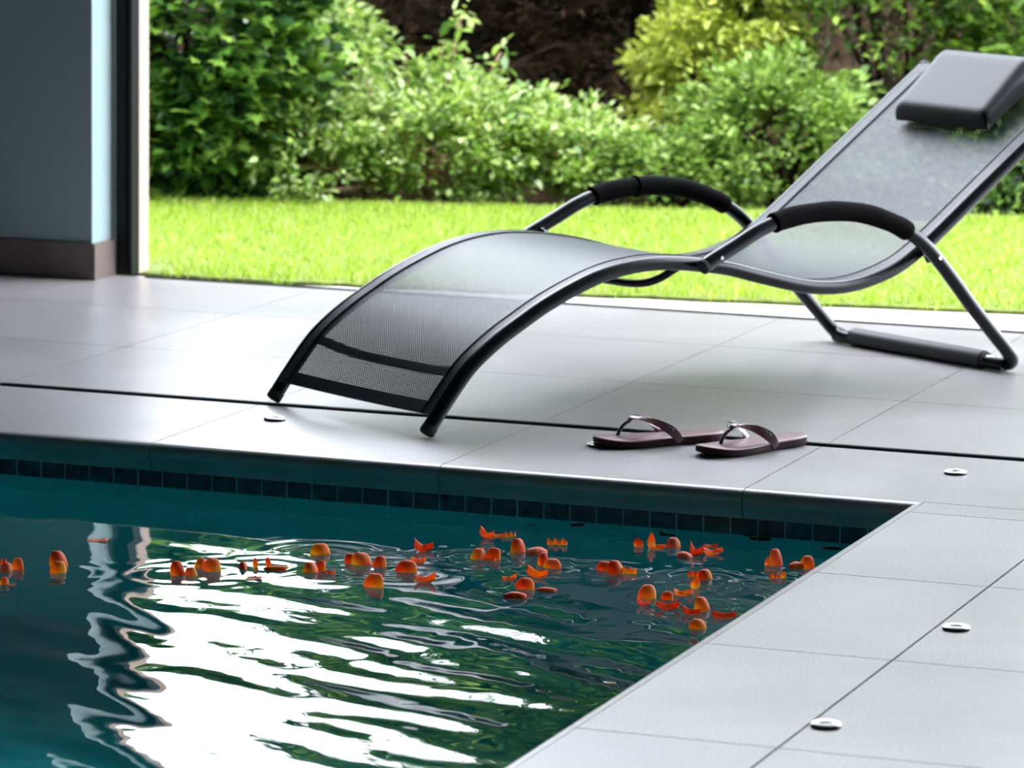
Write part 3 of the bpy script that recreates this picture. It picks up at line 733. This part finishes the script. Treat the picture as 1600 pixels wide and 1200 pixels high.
# headrest pillow: wedge with soft edges lying on the backrest
def pillow():
    Lp0, Lp1 = len_at_s(1.665), len_at_s(1.846)
    v0, v1 = .115, .408
    V, F, uv = [], [], []
    nL, nv = 22, 20
    def top(t, e):
        # t along 0..1 from lower edge up, e 0..1 from the middle to the side
        h = .043+.026*t
        lo = min(1, t/.10); hi = min(1, (1-t)/.22)
        k = (1-(1-lo)**2.6)**.5 * (1-(1-hi)**2.2)**.5
        ed = 1-max(0, (e-.86)/.14)**3*.30
        return h*k*ed
    for side in (0, 1):
        for i in range(nL+1):
            t = i/nL; t2 = .5-.5*math.cos(math.pi*t); L = Lp0+(Lp1-Lp0)*t2
            p, n = prof_at(L)
            for j in range(nv+1):
                a = j/nv; a = .5-.5*math.cos(math.pi*a); v = v0+(v1-v0)*a
                e = abs(2*a-1)
                if side == 0:
                    sh = -.012*(1-t2)
                    d = Vector((n.z, 0, -n.x))
                    V.append(P3(p.x, v, p.z)+n*(SO+.003+max(.004, top(t2, e)))+d*sh)
                else: V.append(P3(p.x, v0+.012+(v1-v0-.024)*a, p.z)+n*(SO+.0015))
                uv.append((L, v))
    m0 = (nL+1)*(nv+1); I = lambda s, i, j: s*m0+i*(nv+1)+j
    for i in range(nL):
        for j in range(nv):
            F.append((I(0,i,j), I(0,i+1,j), I(0,i+1,j+1), I(0,i,j+1)))
            F.append((I(1,i,j), I(1,i,j+1), I(1,i+1,j+1), I(1,i+1,j)))
    for i in range(nL):
        F.append((I(0,i,0), I(1,i,0), I(1,i+1,0), I(0,i+1,0))); F.append((I(0,i,nv), I(0,i+1,nv), I(1,i+1,nv), I(1,i,nv)))
    for j in range(nv):
        F.append((I(0,0,j), I(0,0,j+1), I(1,0,j+1), I(1,0,j))); F.append((I(0,nL,j), I(1,nL,j), I(1,nL,j+1), I(0,nL,j+1)))
    o = obj('headrest_pillow', V, F, M['pillow'], True, uv, parent=lounger, label='dark woven headrest pillow')
    smooth_by_angle(o, 62)
    # strap folded over the head end and its pale stitching on the sling
    V, F, uv = sheet(Lp1-.03, arc[-1], .16, .36, SO+.004, 6, 6, .0)
    s2 = obj('strap', V, F, M['hem'], True, uv, parent=o)
    so = s2.modifiers.new('solid', 'SOLIDIFY'); so.thickness = .002
    st = []
    Ls = len_at_s(1.648)
    for j in range(26):
        v = .105+j*.0125; p, n = prof_at(Ls+.004*math.sin(j*.5)); b = P3(p.x, v, p.z)+n*(SO+.0012); 
        st.append(tube([b, b+Vector((.0006, .0062, 0))], .0006, 5))
    V, F = merge(*st); obj('stitching', V, F, M['chrome'], parent=o, kind='stuff', label='row of pale stitches under the pillow')
pillow()

# ------------------------------------------------------------------ flip-flops
OUTL = [(0, .0), (.002, .016), (.010, .030), (.026, .041), (.050, .0475), (.080, .0485), (.11, .045), (.14, .0385), (.17, .034), (.20, .0335), (.23, .0335), (.255, .028), (.270, .017), (.2765, 0)]
OUTR = [(.002, -.014), (.012, -.027), (.030, -.036), (.055, -.042), (.085, -.0425), (.115, -.038), (.145, -.033), (.175, -.031), (.205, -.0315), (.235, -.0315), (.258, -.025), (.271, -.014)]
def flipflop(name, toe, ang, mirror_, label, lift=0):
    root = empty(name, (toe[0], toe[1], 0), ang, label=label, cat='flip-flop', group='pair of plum flip-flops')
    sg = -1 if mirror_ else 1
    ring = catmull([(x, y*sg, 0) for x, y in OUTL]+[(x, y*sg, 0) for x, y in OUTR[::-1]]+[(0, 0, 0)], 4)[:-1]
    if sg < 0: ring = ring[::-1]
    n = len(ring); c = Vector((.138, 0, 0))
    # x increases towards the heel; sole is slightly rockered and thicker at the heel
    def zt(x): return .0165+.003*min(1, x/.27)+.0065*max(0, 1-x/.07)**2+.002*max(0, (x-.2)/.08)
    def zb(x): return .0008+.0075*max(0, 1-x/.07)**2
    def body(layers, m, nm, **k):
        V, F = [], []
        for (inset, fz) in layers:
            for p in ring:
                q = c+(p-c)*(1-inset/.06*.5) if inset else p
                q = Vector((p.x+(c.x-p.x)*inset/.12, p.y*(1-inset/.045), 0))
                V.append((q.x, q.y, zb(p.x)+(zt(p.x)-zb(p.x))*fz))
        L = len(layers)
        for a in range(L-1):
            for i in range(n):
                j = (i+1) % n; F.append((a*n+i, a*n+j, (a+1)*n+j, (a+1)*n+i))
        V.append((c.x, c.y, zb(c.x)+(zt(c.x)-zb(c.x))*layers[0][1])); V.append((c.x, c.y, zb(c.x)+(zt(c.x)-zb(c.x))*layers[-1][1]))
        for i in range(n):
            j = (i+1) % n; F.append((len(V)-2, j, i)); F.append((len(V)-1, (L-1)*n+i, (L-1)*n+j))
        o = obj(nm, V, F, m, parent=root, **k)
        bm = bmesh.new(); bm.from_mesh(o.data); bmesh.ops.recalc_face_normals(bm, faces=bm.faces); bm.to_mesh(o.data); bm.free()
        smooth_by_angle(o, 50); return o
    body([(.003, 0), (.0008, .08), (0, .25), (0, .80)], M['outsole'], 'outsole')
    body([(0, .801), (0, .84), (.0006, .90), (.003, .965), (.007, 1.0), (.012, .985), (.025, .97)], M['sole'], 'footbed')
    # straps: toe post and two arms of the Y
    tp = Vector((.047, .004*sg, zt(.047)))
    top = Vector((.078, .006*sg, .050))
    V, F = tube(catmull([tp-Vector((0, 0, .004)), tp+Vector((.006, 0, .012)), tp+Vector((.016, .001*sg, .024)), top], 5), 0, 12, rs=[.0042-.0006*min(1, i/8) for i in range(16)])
    y = obj('toe_post', V, F, M['strap'], True, parent=root)
    V, F = lathe([(.0001, 0), (.0075, 0), (.0085, .0012), (.007, .0022), (.0001, .0024)], 18)
    o = obj('plug', V, F, M['strap'], True, parent=y); o.location = tp-Vector((0, 0, .0012))
    def ribbon(pts, ws, th=.0026):
        Q = catmull(pts, 6); V, F = [], []; k = len(Q)
        for i, p in enumerate(Q):
            d = (Q[min(i+1, k-1)]-Q[max(i-1, 0)]).normalized()
            f = i/(k-1)*(len(ws)-1); a = int(min(f, len(ws)-2)); w, tilt = [ws[a][q]+(ws[a+1][q]-ws[a][q])*(f-a) for q in (0, 1)]
            side = Vector((0, 0, 1)).cross(d).normalized()
            side = (Matrix.Rotation(tilt, 3, d) @ side)
            up = d.cross(side).normalized()
            for (a_, b_) in ((-1, -.6), (-.8, 1), (.8, 1), (1, -.6), (0, -1)): V.append(p+side*w*a_+up*th*.5*b_)
        for i in range(k-1):
            for q in range(5):
                q2 = (q+1) % 5; F.append((i*5+q, i*5+q2, (i+1)*5+q2, (i+1)*5+q))
        F.append((4, 3, 2, 1, 0)); F.append(tuple((k-1)*5+q for q in range(5)))
        return V, F
    for sd in (1, -1):
        w_ = (.0435 if sd*sg > 0 else .040)*sd
        pts = [top+Vector((-.004, 0, .0005)), Vector((.092, .012*sd, .0535)), Vector((.118, .027*sd, .048)), Vector((.143, .0365*sd, .034)), Vector((.158, .0385*sd, .0195)), Vector((.166, .0375*sd, .009))]
        V, F = ribbon(pts, [(.0055, 0), (.0095, .45*sd), (.0110, .8*sd), (.0105, 1.1*sd), (.0085, 1.25*sd), (.0070, 1.3*sd)])
        st = obj('strap', V, F, M['strap'], parent=root)
        bm = bmesh.new(); bm.from_mesh(st.data); bmesh.ops.recalc_face_normals(bm, faces=bm.faces); bm.to_mesh(st.data); bm.free()
        smooth_by_angle(st, 50)
        # raised ornament dots on the strap
        dots = []
        Q = catmull(pts, 6)
        for i in range(7, 21):
            p = Q[i]+Vector((0, .003*sd, .0042))
            for q in range(2):
                r = .0015
                V0, F0 = lathe([(.0001, 0), (r, 0), (r*.8, r*.8), (.0001, r)], 6)
                off = Vector((random.uniform(-.002, .002), -.0035*q*sd+random.uniform(-.001, .001)+.001*sd, q*.0012))
                dots.append(([Vector(v)+p+off for v in V0], F0))
        V, F = merge(*dots); obj('ornament', V, F, M['glitter'], parent=st, kind='stuff')
    V, F = lathe([(.0001, -.002), (.006, -.002), (.008, .0015), (.0065, .004), (.0001, .005)], 14)
    o = obj('knot', V, F, M['glitter'], True, parent=y, label='silvery glittering knot where the straps meet'); o.location = top+Vector((.002, 0, .0022))
    return root
flipflop('flip_flop', (-.736, .300), math.atan2(.195, .200), False, 'plum flip-flop farther left, its heel behind the other one')
flipflop('flip_flop', (-.517, .286), math.atan2(.246, .136), True, 'plum flip-flop on the right with dotted strap, nearest the pool corner')

# ------------------------------------------------------------------ pool cover anchors
def anchor(x, y, rz, label, first=[None]):
    if first[0] is None:
        r = empty('cover_anchor', (x, y, 0), rz)
        V, F = lathe([(.0001, 0), (.0210, 0), (.0215, .0006), (.0218, .0028), (.0216, .0036)], 40)
        o = obj('rim', V, F, M['brass'], parent=r); smooth_by_angle(o, 45)
        V, F = lathe([(.0216, .0036), (.0212, .0050), (.0196, .0058), (.0178, .0053), (.0001, .0052)], 40)
        c = obj('cap', V, F, M['chrome'], parent=r); smooth_by_angle(c, 30)
        V, F = boxes([(-.010, -.0035, .0050, .010, .0035, .0056)])
        obj('key_slot', V, F, M['brass'], parent=c)
        V, F = tube(catmull([(-.0085, .004, .0056), (-.003, .0075, .0058), (.004, .0065, .0058), (.0085, .003, .0056)], 4), .0009, 6)
        obj('raised_ridge', V, F, M['chrome'], parent=c)
        first[0] = r
    else:
        s0 = first[0]; r = s0.copy(); COL.objects.link(r); r.location = (x, y, 0); r.rotation_euler = (0, 0, rz)
        for ch in s0.children:
            c = ch.copy(); COL.objects.link(c); c.parent = r
            for g in ch.children:
                d = g.copy(); COL.objects.link(d); d.parent = c
    r['label'] = label; r['category'] = 'floor anchor'; r['group'] = 'pool cover anchors in the deck'
anchor(.327, -1.050, .2, 'round steel floor anchor in the right deck, middle one of the deck row')
anchor(.3195, -1.757, .5, 'round steel floor anchor nearest the camera beside the long tile joint')
anchor(-.021, .314, .9, 'round steel floor anchor right of the flip-flops beyond the pool corner')
anchor(-1.432, .340, 0, 'round steel floor anchor near the foot of the lounger, left of it')
anchor(-.738, .322, .4, 'round steel floor anchor almost hidden under the left flip-flop toe')

# ------------------------------------------------------------------ petals
def petal_mesh(kind, w, h, r):
    nu, nt_ = 14, 12; V, F, uv = [], [], []
    sk = .35*math.sin(r*11); rz_ = .5+.5*math.sin(r*5)
    for i in range(nt_+1):
        t = i/nt_
        for j in range(nu+1):
            u = -1+2*j/nu
            g = t
            if kind == 'dome':
                # cupped shell standing in the water, rounded back to the viewer
                ph = t*math.pi/2; cp = .14+.86*math.cos(ph)**.72
                rim = 1+.10*u*u*math.sin(ph)
                X = u*cp*w/2+sk*h*.35*math.sin(ph); Z = h*1.02*math.sin(ph)*(1-.10*u*u*(1-t)) - .06*h*t**6*math.exp(-((u-.15*math.sin(r*9))/.35)**2)*(.3+.7*rz_) + .04*h*math.sin(u*3+r*7)*t*(1-t)-.0014
                Y = -w*.30*(1-u*u)*cp*rim+h*.35*math.sin(ph)**2
                g = .18+.5*t+.42*(1-u*(.9 if rz_ > .35 else -.9))*.5
            elif kind == 'boat':
                # open half bowl with one end drawn up
                x = 2*t-1; hi = .42+.58*max(0, -x)**1.3+.30*max(0, x)**1.6
                dep = w*.5*(1-.94*x*x)**.5
                a = j/nu; side = abs(2*a-1)
                front = .62 if a < .5 else 1.0
                X = x*w/2*(.86+.14*side); Y = (a-.5)*dep+.002*math.sin(x*3+r); Z = h*hi*front*side**1.7+h*.34*abs(x)**2.4*(1-side)-.0014
                g = .30+.62*side*(.6+.4*abs(x))
            elif kind == 'curl':
                X = (t-.5)*w; a = u*1.55; pr = math.sin(math.pi*(.10+.82*t))**.55; rr = h*pr
                Z = math.cos(a)*rr-.0008; Y = math.sin(a)*rr*1.2+.003*math.sin(t*4+r)
                g = .35+.6*abs(2*t-1)**.5
            elif kind == 'spike':
                wd2 = (math.sin(math.pi*(.22+.74*t))**.8)
                X = u*wd2*w/2+.15*h*(t*t)*math.sin(r*7); Z = t*h-.0012; Y = (u*u-1)*w*.3*(1-t)-.1*h*math.sin(t*3)
                g = .2+.7*t
            elif kind == 'frill':
                fold = abs(math.sin(t*math.pi*2.5+r))
                X = (t-.5)*w; Z = h*(.45+.55*fold)*(.15+.85*(u+1)/2)-.0012; Y = w*.10*math.cos(t*math.pi*5+r)+u*w*.05
                g = .15+.75*(u+1)/2
            else:
                wd = math.sin(math.pi*(.10+.80*t))**.55
                X = (t-.5)*w; Y = u*wd*w*.36; Z = h*.25*(1-u*u)+.0006*math.sin(t*9)+.0004
                g = .4+.5*t
            V.append((X, Y, Z)); uv.append((j/nu, g))
    for i in range(nt_):
        for j in range(nu):
            a = i*(nu+1)+j; F.append((a, a+1, a+nu+2, a+nu+1))
    return V, F, uv
for (x, y, w, h, kd, c, lb) in PETALS:
    r = random.random()*3
    V, F, uv = petal_mesh(kd, w, h, r)
    o = obj('rose_petal', V, F, M['petal_'+c], True, uv, label=lb, cat='petal', group='rose petals floating on the pool')
    zz = float(ripple(np.array([x]), np.array([y]))[0])+WZ
    o.location = (x, y, zz if c != 's' else -.100)
    fl_ = 0
    o.rotation_euler = (random.uniform(-.08, .08), random.uniform(-.14, .14), .30+random.uniform(-.45, .45)*(1 if kd in ('dome', 'flat') else .5))
    if kd in ('boat', 'curl') and random.random() < .45 and 'left tip' not in lb and 'left' not in lb: o.scale = (-1, 1, 1)
    md = o.modifiers.new('thick', 'SOLIDIFY'); md.thickness = .0004

# ------------------------------------------------------------------ planting
def leaf_template(kind):
    if kind == 'oval':     # folded along the midrib, quads only
        pts = [(0, 0, 0), (.30, .24, .06), (.55, .0, -.02), (.30, -.24, .06), (1, 0, -.10), (.75, .17, .02), (.75, -.17, .02)]
        return np.array(pts), np.array([[0, 1, 2, 3], [1, 5, 4, 2], [3, 2, 4, 6]])
    if kind == 'lobed':
        pts = [(0, 0, 0), (.05, .45, .03), (.42, .22, .02), (.55, .48, -.03), (.62, .16, 0), (1, 0, -.05), (.62, -.16, 0), (.55, -.48, -.03), (.42, -.22, .02), (.05, -.45, .03), (.5, 0, .03)]
        return np.array(pts), np.array([[0, 1, 2, 10], [2, 3, 4, 10], [4, 5, 6, 10], [10, 6, 7, 8], [10, 8, 9, 0]])
    if kind == 'needle':
        pts = [(0, -.04, 0), (0, .04, 0), (.55, .05, .06), (.55, -.05, .06), (1, .01, .0), (1, -.01, .0)]
        return np.array(pts), np.array([[0, 1, 2, 3], [3, 2, 4, 5]])
def leaves(C, D, size, kind, jit=.5, r=rng):
    """leaves at C pointing roughly along D with random roll"""
    T, TF = leaf_template(kind); n = len(C)
    D = D+r.normal(0, jit, (n, 3)); D /= np.linalg.norm(D, axis=1, keepdims=True)+1e-9
    up = np.tile(np.array([0, 0, 1.]), (n, 1))+r.normal(0, .45, (n, 3))
    Sd = np.cross(up, D); Sd /= np.linalg.norm(Sd, axis=1, keepdims=True)+1e-9
    Nn = np.cross(D, Sd)
    sz = size*r.uniform(.6, 1.25, n)
    V = C[:, None, :]+sz[:, None, None]*(T[None, :, 0:1]*D[:, None]+T[None, :, 1:2]*Sd[:, None]+T[None, :, 2:3]*Nn[:, None])
    F = (np.arange(n)[:, None, None]*len(T)+TF[None]).reshape(-1, 4)
    return V.reshape(-1, 3), F
def blob_points(n, cen, rad, clumps, cr, zmin=0, r=rng, front=None):
    """leaf positions in tufts over the skin of an ellipsoid"""
    d = r.normal(0, 1, (clumps, 3)); d /= np.linalg.norm(d, axis=1, keepdims=True)
    k = r.uniform(.72, 1.04, (clumps, 1))
    cc = np.array(cen)+d*np.array(rad)*k
    ok = cc[:, 2] > zmin; cc, d = cc[ok], d[ok]
    if front is not None:
        ok = cc[:, 1] < cen[1]+front*rad[1]; cc, d = cc[ok], d[ok]
    i = r.integers(0, len(cc), n)
    o = r.normal(0, cr, (n, 3)); o[:, 2] *= .6
    P = cc[i]+o; D = d[i]+o/cr*.5; D[:, 2] = D[:, 2]*.6-.1
    ok = P[:, 2] > zmin-.01
    return P[ok], D[ok]
def stems(base, tips, r0, r1, m, name, parent, bow=.1):
    parts = []
    for t in tips:
        b = Vector(base); t = Vector(t); mid = b.lerp(t, .5)+Vector((random.uniform(-bow, bow), random.uniform(-bow, bow), bow*.5))
        q = catmull([b, mid, t], 5); parts.append(tube(q, 0, 6, rs=[r0+(r1-r0)*i/(len(q)-1) for i in range(len(q))]))
    V, F = merge(*parts); return obj(name, V, F, m, True, parent=parent)
def bush(name, label, cat, base, blobs, mt, size, kind, group=None, nst=9, bark='bark', zmin=.01, jit=.5, extra=None):
    root = empty(name, (base[0], base[1], -.06), label=label, cat=cat, group=group)
    Vs, Fs, off = [], [], 0
    tips = []
    for (cen, rad, n, clumps, cr, front) in blobs:
        c = (cen[0]-base[0], cen[1]-base[1], cen[2]+.06)
        Pp, D = blob_points(n, c, rad, clumps, cr, .06+zmin, front=front)
        V, F = leaves(Pp, D, size, kind, jit); Vs.append(V); Fs.append(F+off); off += len(V)
        for q in range(nst):
            p = Pp[int(rng.integers(0, len(Pp)))]; tips.append(tuple(np.array(c)+(p-np.array(c))*.8))
    np_obj('foliage', np.concatenate(Vs), np.concatenate(Fs), M[mt], parent=root)
    stems((0, 0, 0), tips, .014, .003, M[bark], 'stem', root)
    return root

GR = 'shrubs and trees along the far edge of the lawn'
bush('ivy_hedge', 'dark green ivy hedge with lobed leaves at the left beside the door jamb', 'hedge', (-3.45, 4.25),
     [((-3.38, 4.12, .42), (.42, .30, .55), 8500, 300, .05, .5), ((-3.38, 4.2, .40), (.36, .16, .50), 3000, 200, .06, None), ((-4.15, 3.95, .40), (.55, .4, .5), 2500, 120, .07, .5)], 'ivy', .060, 'lobed', GR)
bush('light_green_shrub', 'big light green leafy shrub sprawling in the middle of the lawn edge', 'shrub', (-2.62, 4.62),
     [((-2.66, 4.45, .08), (.42, .32, .28), 7500, 210, .034, .6), ((-3.0, 4.15, .05), (.24, .20, .24), 2600, 90, .034, .6),
      ((-2.30, 4.50, .04), (.28, .26, .24), 3000, 100, .034, .6)], 'shrub', .033, 'oval', GR, bark='pinkstem')
bush('upright_shrub', 'taller loose shrub behind the sprawling one, next to the ivy', 'shrub', (-3.18, 4.75),
     [((-3.14, 4.62, .30), (.20, .20, .34), 3600, 110, .034, .6)], 'shrub', .034, 'oval', GR)
def shoots():
    root = empty('young_shoots', (-2.66, 4.36, -.06), label='pinkish stems with fresh lime leaves rising above the middle shrub', cat='plant')
    Pv, Dv, tips = [], [], []
    for (tip, n) in (((.06, .06, .60), 46), ((.18, .08, .49), 40), ((-.10, .02, .47), 36), ((.0, .05, .50), 24), ((-.26, .05, .44), 34)):
        t = np.array(tip); b = np.array([t[0]*.45, t[1]*.5, .28])
        tips.append(tip)
        for i in range(n):
            f = random.uniform(.45, 1.04); p = b+(t-b)*f
            Pv.append(p+rng.normal(0, .018, 3)); Dv.append(rng.normal(0, 1, 3)+np.array([.5, 0, .2]))
    V, F = leaves(np.array(Pv), np.array(Dv), .046, 'oval', .4)
    np_obj('foliage', V, F, M['shrub'], parent=root)
    stems((0, 0, 0), tips, .007, .003, M['pinkstem'], 'stem', root, .03)
shoots()
bush('low_shrub', 'low pale shrub between the sprawling shrub and the golden conifer', 'shrub', (-1.98, 4.66),
     [((-1.98, 4.52, .0), (.26, .2, .20), 2600, 90, .034, .6)], 'paleleaf', .032, 'oval', GR)
bush('golden_conifer', 'small golden yellow conifer at the right of the dark thicket', 'conifer', (-2.02, 5.1),
     [((-2.06, 5.0, .34), (.15, .17, .30), 6500, 90, .030, .8), ((-1.9, 5.05, .52), (.16, .2, .22), 2600, 50, .034, .8)], 'goldleaf', .034, 'oval', None, zmin=.05, jit=.9)
bush('pale_bush', 'pale green bush with narrow leaves left of the lounger backrest', 'shrub', (-1.70, 4.85),
     [((-1.70, 4.74, .12), (.30, .24, .30), 4600, 140, .036, .6)], 'paleleaf', .036, 'oval', GR)
bush('green_tree', 'loose mid green tree filling the upper right behind the lounger', 'tree', (-1.6, 5.75),
     [((-1.55, 5.45, .55), (.55, .42, .62), 9500, 230, .05, .6), ((-1.6, 5.9, 2.0), (.85, .8, 1.2), 9500, 260, .13, None)], 'rightleaf', .046, 'oval', GR, nst=6)
bush('green_tree', 'mid green bushy tree at the right edge behind the head of the lounger', 'tree', (-.75, 5.75),
     [((-.85, 5.35, .45), (.50, .40, .58), 5200, 150, .05, .6), ((-.5, 5.9, 2.0), (1.1, .8, 1.3), 8500, 240, .14, None), ((.5, 5.6, .7), (.8, .5, .8), 3000, 90, .08, .6)], 'rightleaf', .046, 'oval', GR, nst=6)
bush('dark_undergrowth', 'dark low undergrowth at the lawn edge under the lounger head', 'shrub', (-1.0, 4.95),
     [((-.98, 4.86, .05), (.42, .20, .16), 2500, 80, .045, .6)], 'ivy', .036, 'oval', GR)

# dark conifers with dry twigs behind
def thicket(name, label, base, w, h, n, ntw, mt='brownneedle', group='dark conifers behind the shrubs', crown=0, crownmat='ivy'):
    root = empty(name, (base[0], base[1], -.06), label=label, cat='conifer', group=group)
    parts = []; Pv, Dv = [], []
    trunk = catmull([(0, 0, 0), (.03, .02, h*.5), (0, 0, max(h, crown))], 6)
    V, F = tube(trunk, 0, 10, rs=[.05-.03*i/(len(trunk)-1) for i in range(len(trunk))])
    obj('trunk', V, F, M['bark'], True, parent=root)
    for i in range(ntw):
        x = random.uniform(-w, w); y = random.uniform(-.45, .35); z0 = random.uniform(.0, h)
        a = random.uniform(-.9, .9)+(math.pi if random.random() < .5 else 0); L = random.uniform(.15, .45)
        b = Vector((x, y, z0)); t = b+Vector((math.cos(a)*L, math.sin(a)*L*.5, random.uniform(-.10, .22)))
        q = [b, b.lerp(t, .5)+Vector((0, 0, random.uniform(-.02, .05))), t]
        parts.append(tube(q, 0, 4, rs=[.0045, .003, .0015]))
        for k in range(n//ntw):
            f = random.uniform(.1, 1.05); p = b.lerp(t, f); Pv.append((p.x+random.gauss(0, .02), p.y+random.gauss(0, .02), p.z+random.gauss(0, .02)))
            Dv.append((math.cos(a), math.sin(a), random.uniform(-.6, .3)))
    V, F = merge(*parts); obj('twigs', V, F, M['twig'], parent=root, kind='stuff')
    P_, D_ = np.array(Pv), np.array(Dv); ok = P_[:, 2] > .02
    V, F = leaves(P_[ok], D_[ok], .05, 'needle', .7); np_obj('dry_needles', V, F, M[mt], parent=root)
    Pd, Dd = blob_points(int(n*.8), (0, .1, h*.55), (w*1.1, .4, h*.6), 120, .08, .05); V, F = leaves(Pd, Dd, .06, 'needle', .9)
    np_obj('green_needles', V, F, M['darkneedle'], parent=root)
    if crown:
        Pd, Dd = blob_points(int(n*1.5), (0, .1, crown*.64), (w*1.3, .7, crown*.38), 200, .12, .92); V, F = leaves(Pd, Dd, .15, 'oval', .9)
        np_obj('crown', V, F, M[crownmat], parent=root)
thicket('conifer', 'dark brown conifer thicket right behind the left part of the shrubs', (-3.42, 5.85), .38, .75, 6500, 240)
thicket('conifer', 'dark conifer with dry brown twigs behind the middle shrub', (-2.98, 5.75), .36, .8, 7500, 260, crown=1.9)
thicket('conifer', 'brown twiggy conifer left of the golden conifer', (-2.55, 5.85), .36, .9, 7500, 260, crown=2.9)
thicket('conifer', 'brown conifer behind the green tree at the upper right', (-1.55, 6.7), .6, .9, 4500, 200, crown=3.4)
thicket('conifer', 'dark conifer behind the ivy hedge at the far left', (-3.95, 5.5), .4, .75, 3500, 150)
